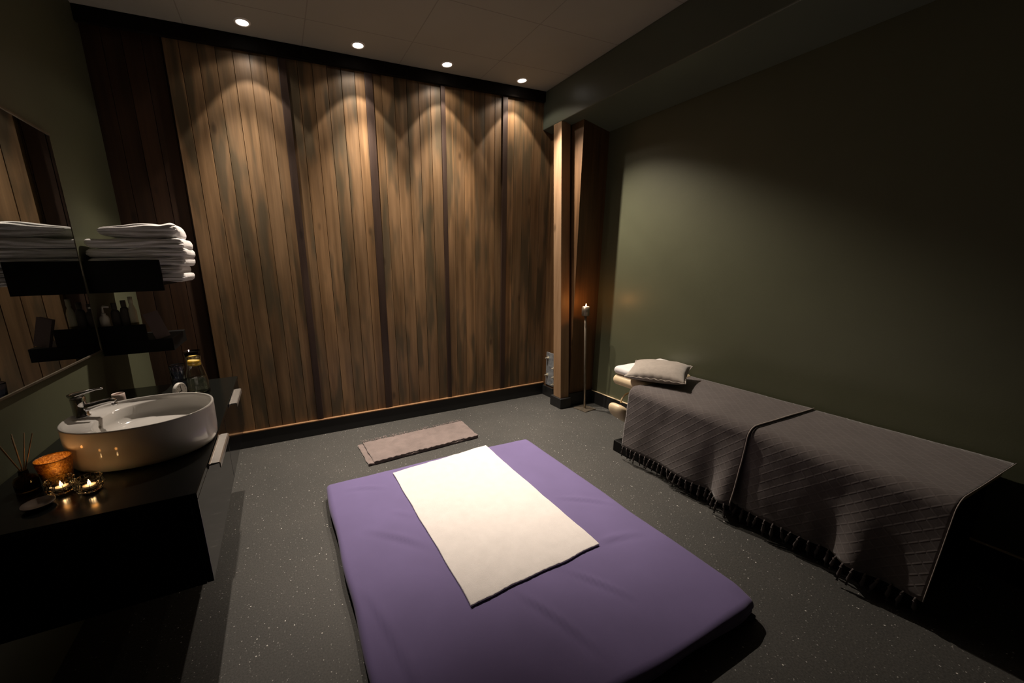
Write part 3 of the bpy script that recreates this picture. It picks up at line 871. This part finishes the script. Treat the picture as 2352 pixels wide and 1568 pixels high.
# the two dark throws over it
def throw(y0, y1, lift, hem_top, label, seed, skew=0.0, puff=()):
    t = thing('throw_blanket', label, 'blanket', (TX0, (y0 + y1) / 2, 0), 0, 'dark throws on the massage table')
    yc = (y0 + y1) / 2
    path = []                                    # cross-section (x, z) from the wall over the top and down the front
    zt = TZ + .008 + lift
    xw, xe, r = 2.785, 2.172 - lift * .8, .060
    for k in range(13): path.append((xw + (xe + r - xw) * k / 12, zt))
    for k in range(1, 9):
        a = PI / 2 * k / 8
        path.append((xe + r - r * math.sin(a), zt - r + r * math.cos(a)))
    zb = .100
    for k in range(1, 19): path.append((xe - .004 * k / 18, zt - r + (zb - zt + r) * k / 18))
    S = [0]
    for a, b in zip(path, path[1:]): S.append(S[-1] + math.hypot(b[0] - a[0], b[1] - a[1]))
    NY = 90
    bm = bmesh.new()
    uvl = bm.loops.layers.uv.new('cloth')
    grid = []; uvs = {}
    botz = []
    for j in range(NY + 1):
        v = j / NY
        row = []
        for i, (x, z) in enumerate(path):
            y = y0 + (y1 - y0) * v + skew * (1 - v if skew > 0 else v) * max(0, S[i] - .3) * .1
            down = max(0, (zt - r - z) / (zt - r - zb))
            dx = -.020 * down * (1 + nz((0, y, 0), 3.2, seed)) - .007 * down * math.sin(y * 19 + seed) + .003 * nz((x, y, z), 12, seed)
            for yc_, w, amp in puff:
                dx -= amp * down ** 1.5 * math.exp(-((y - yc_) / w) ** 2)
            dz = .003 * nz((x, y, z), 5, seed + 3) * (1 - down)
            if down > 0: dz += .010 * down * nz((0, y, 0), 5, seed + 9)
            q = Vector((x + dx - TX0, y - yc, z + dz))
            vt = bm.verts.new(q)
            uvs[vt] = (S[i], y)
            row.append(vt)
        grid.append(row)
    for a, b in zip(grid, grid[1:]):
        for i in range(len(path) - 1):
            f = bm.faces.new((a[i], b[i], b[i + 1], a[i + 1]))
            for lp in f.loops: lp[uvl].uv = uvs[lp.vert]
    bottom = [(row[-1].co.copy()) for row in grid]
    hemrow = [v.co.copy() for v in (grid[-1] if hem_top == 'hi' else grid[0])]
    o = finish('cloth', bm, 'quilted_throw', t, True, (('solid', .004, -1),))
    # bound hem across the end
    bm = bmesh.new(); tube(bm, [p + Vector((-.002, -.0025, .003)) for p in hemrow], .0036 if lift else .0018, 6)
    finish('hem', bm, 'throw_hem', t, True)
    # tassels along the bottom
    n = int((y1 - y0) / .034)
    base = None
    for k in range(n):
        f = (k + .5) / n * NY
        j = int(f)
        p = bottom[j].lerp(bottom[min(j + 1, NY)], f - j)
        if base is None:
            bm = bmesh.new()
            tube(bm, [(0, 0, .006), (0, 0, -.008), (.001, 0, -.014), (0, 0, -.020), (.002, .001, -.050), (0, 0, -.078)], [.003, .0055, .0075, .0050, .0075, .0045], 7)
            base = finish('tassel', bm, 'throw_yarn', t, True)
            ts = base
        else:
            ts = base.copy(); C.collection.objects.link(ts); ts.parent = t
        ts.location = p + Vector((-.002, 0, 0))
        ts.rotation_euler = (random.uniform(-.22, .22), random.uniform(-.15, .05), random.uniform(0, 3))
        s = (p.z - .012) / .085
        ts.scale = (1, 1, max(.6, min(1.15, s)) * random.uniform(.92, 1.0))
    return t
throw(.395, 1.165, 0, 'lo', 'dark diamond-quilted throw over the foot half of the massage table', 2, puff=((.70, .05, -.03), (.60, .06, .035)))
throw(1.095, 1.868, .006, 'lo', 'dark diamond-quilted throw over the head half of the massage table, lapping the other', 6, puff=((1.14, .06, .055), (1.25, .05, -.02)))

# towel and pillow at the head
bm = bmesh.new()
def tw_fn(p):
    q = p.copy(); q.z += .004 * nz((p.x, p.y, 0), 8, 2) * (1 if p.z > 0 else .2)
    q.z *= 1 + .15 * p.x
    return q
soft_box(bm, .255, .120, .032, .031, 8, 6, 2, tw_fn)
tag(finish('hand_towel', bm, 'towel_white', None, True, (), (2.535, 2.015, .594)), 'folded white towel on the cream headrest under the taupe pillow', 'towel')

def pillow():
    bm = bmesh.new()
    N = 28
    hx, hy, th = .192, .178, .100
    top, bot = {}, {}
    for i in range(N + 1):
        for j in range(N + 1):
            u, v = -1 + 2 * i / N, -1 + 2 * j / N
            prof = (max(0, 1 - abs(u) ** 2.6) * max(0, 1 - abs(v) ** 2.6)) ** .5
            pin = 1 - .06 * (1 - v * v) * abs(u) ** 3 - .0
            x = u * hx * (1 - .07 * (1 - v * v) * (abs(u) ** 4)); y = v * hy * (1 - .07 * (1 - u * u) * (abs(v) ** 4))
            w = .005 * nz((u, v, 0), 3, 4) * prof
            rag = .004 * math.sin(23 * u + 11 * v) * (1 - prof)
            top[i, j] = bm.verts.new((x, y + rag, th * prof * .62 + w + .004))
            edge = i in (0, N) or j in (0, N)
            bot[i, j] = top[i, j] if edge else bm.verts.new((x, y, -th * prof * .45))
    for i in range(N):
        for j in range(N):
            bm.faces.new((top[i, j], top[i + 1, j], top[i + 1, j + 1], top[i, j + 1]))
            q = [bot[i, j], bot[i, j + 1], bot[i + 1, j + 1], bot[i + 1, j]]
            bm.faces.new(q)
    t = thing('throw_pillow', 'taupe square pillow lying at the head of the massage table', 'pillow', (2.462, 1.880, .612), -1.02)
    t.rotation_euler = (.11, -.02, -1.06)
    finish('cushion', bm, 'pillow_taupe', t, True)
    bm = bmesh.new()
    pts = []
    for k in range(4 * N):
        s, r = divmod(k, N); f = -1 + 2 * r / N
        u, v = ((f, -1), (1, f), (-f, 1), (-1, -f))[s]
        x = u * hx * (1 - .07 * (1 - v * v) * (abs(u) ** 4)); y = v * hy * (1 - .07 * (1 - u * u) * (abs(v) ** 4))
        pts.append((x, y + .004 * math.sin(23 * u + 11 * v), .004 + .003 * math.sin(k * 1.9)))
    pts.append(pts[0])
    tube(bm, pts, .0042, 6, False)
    finish('piping', bm, 'pillow_taupe', t, True)
pillow()
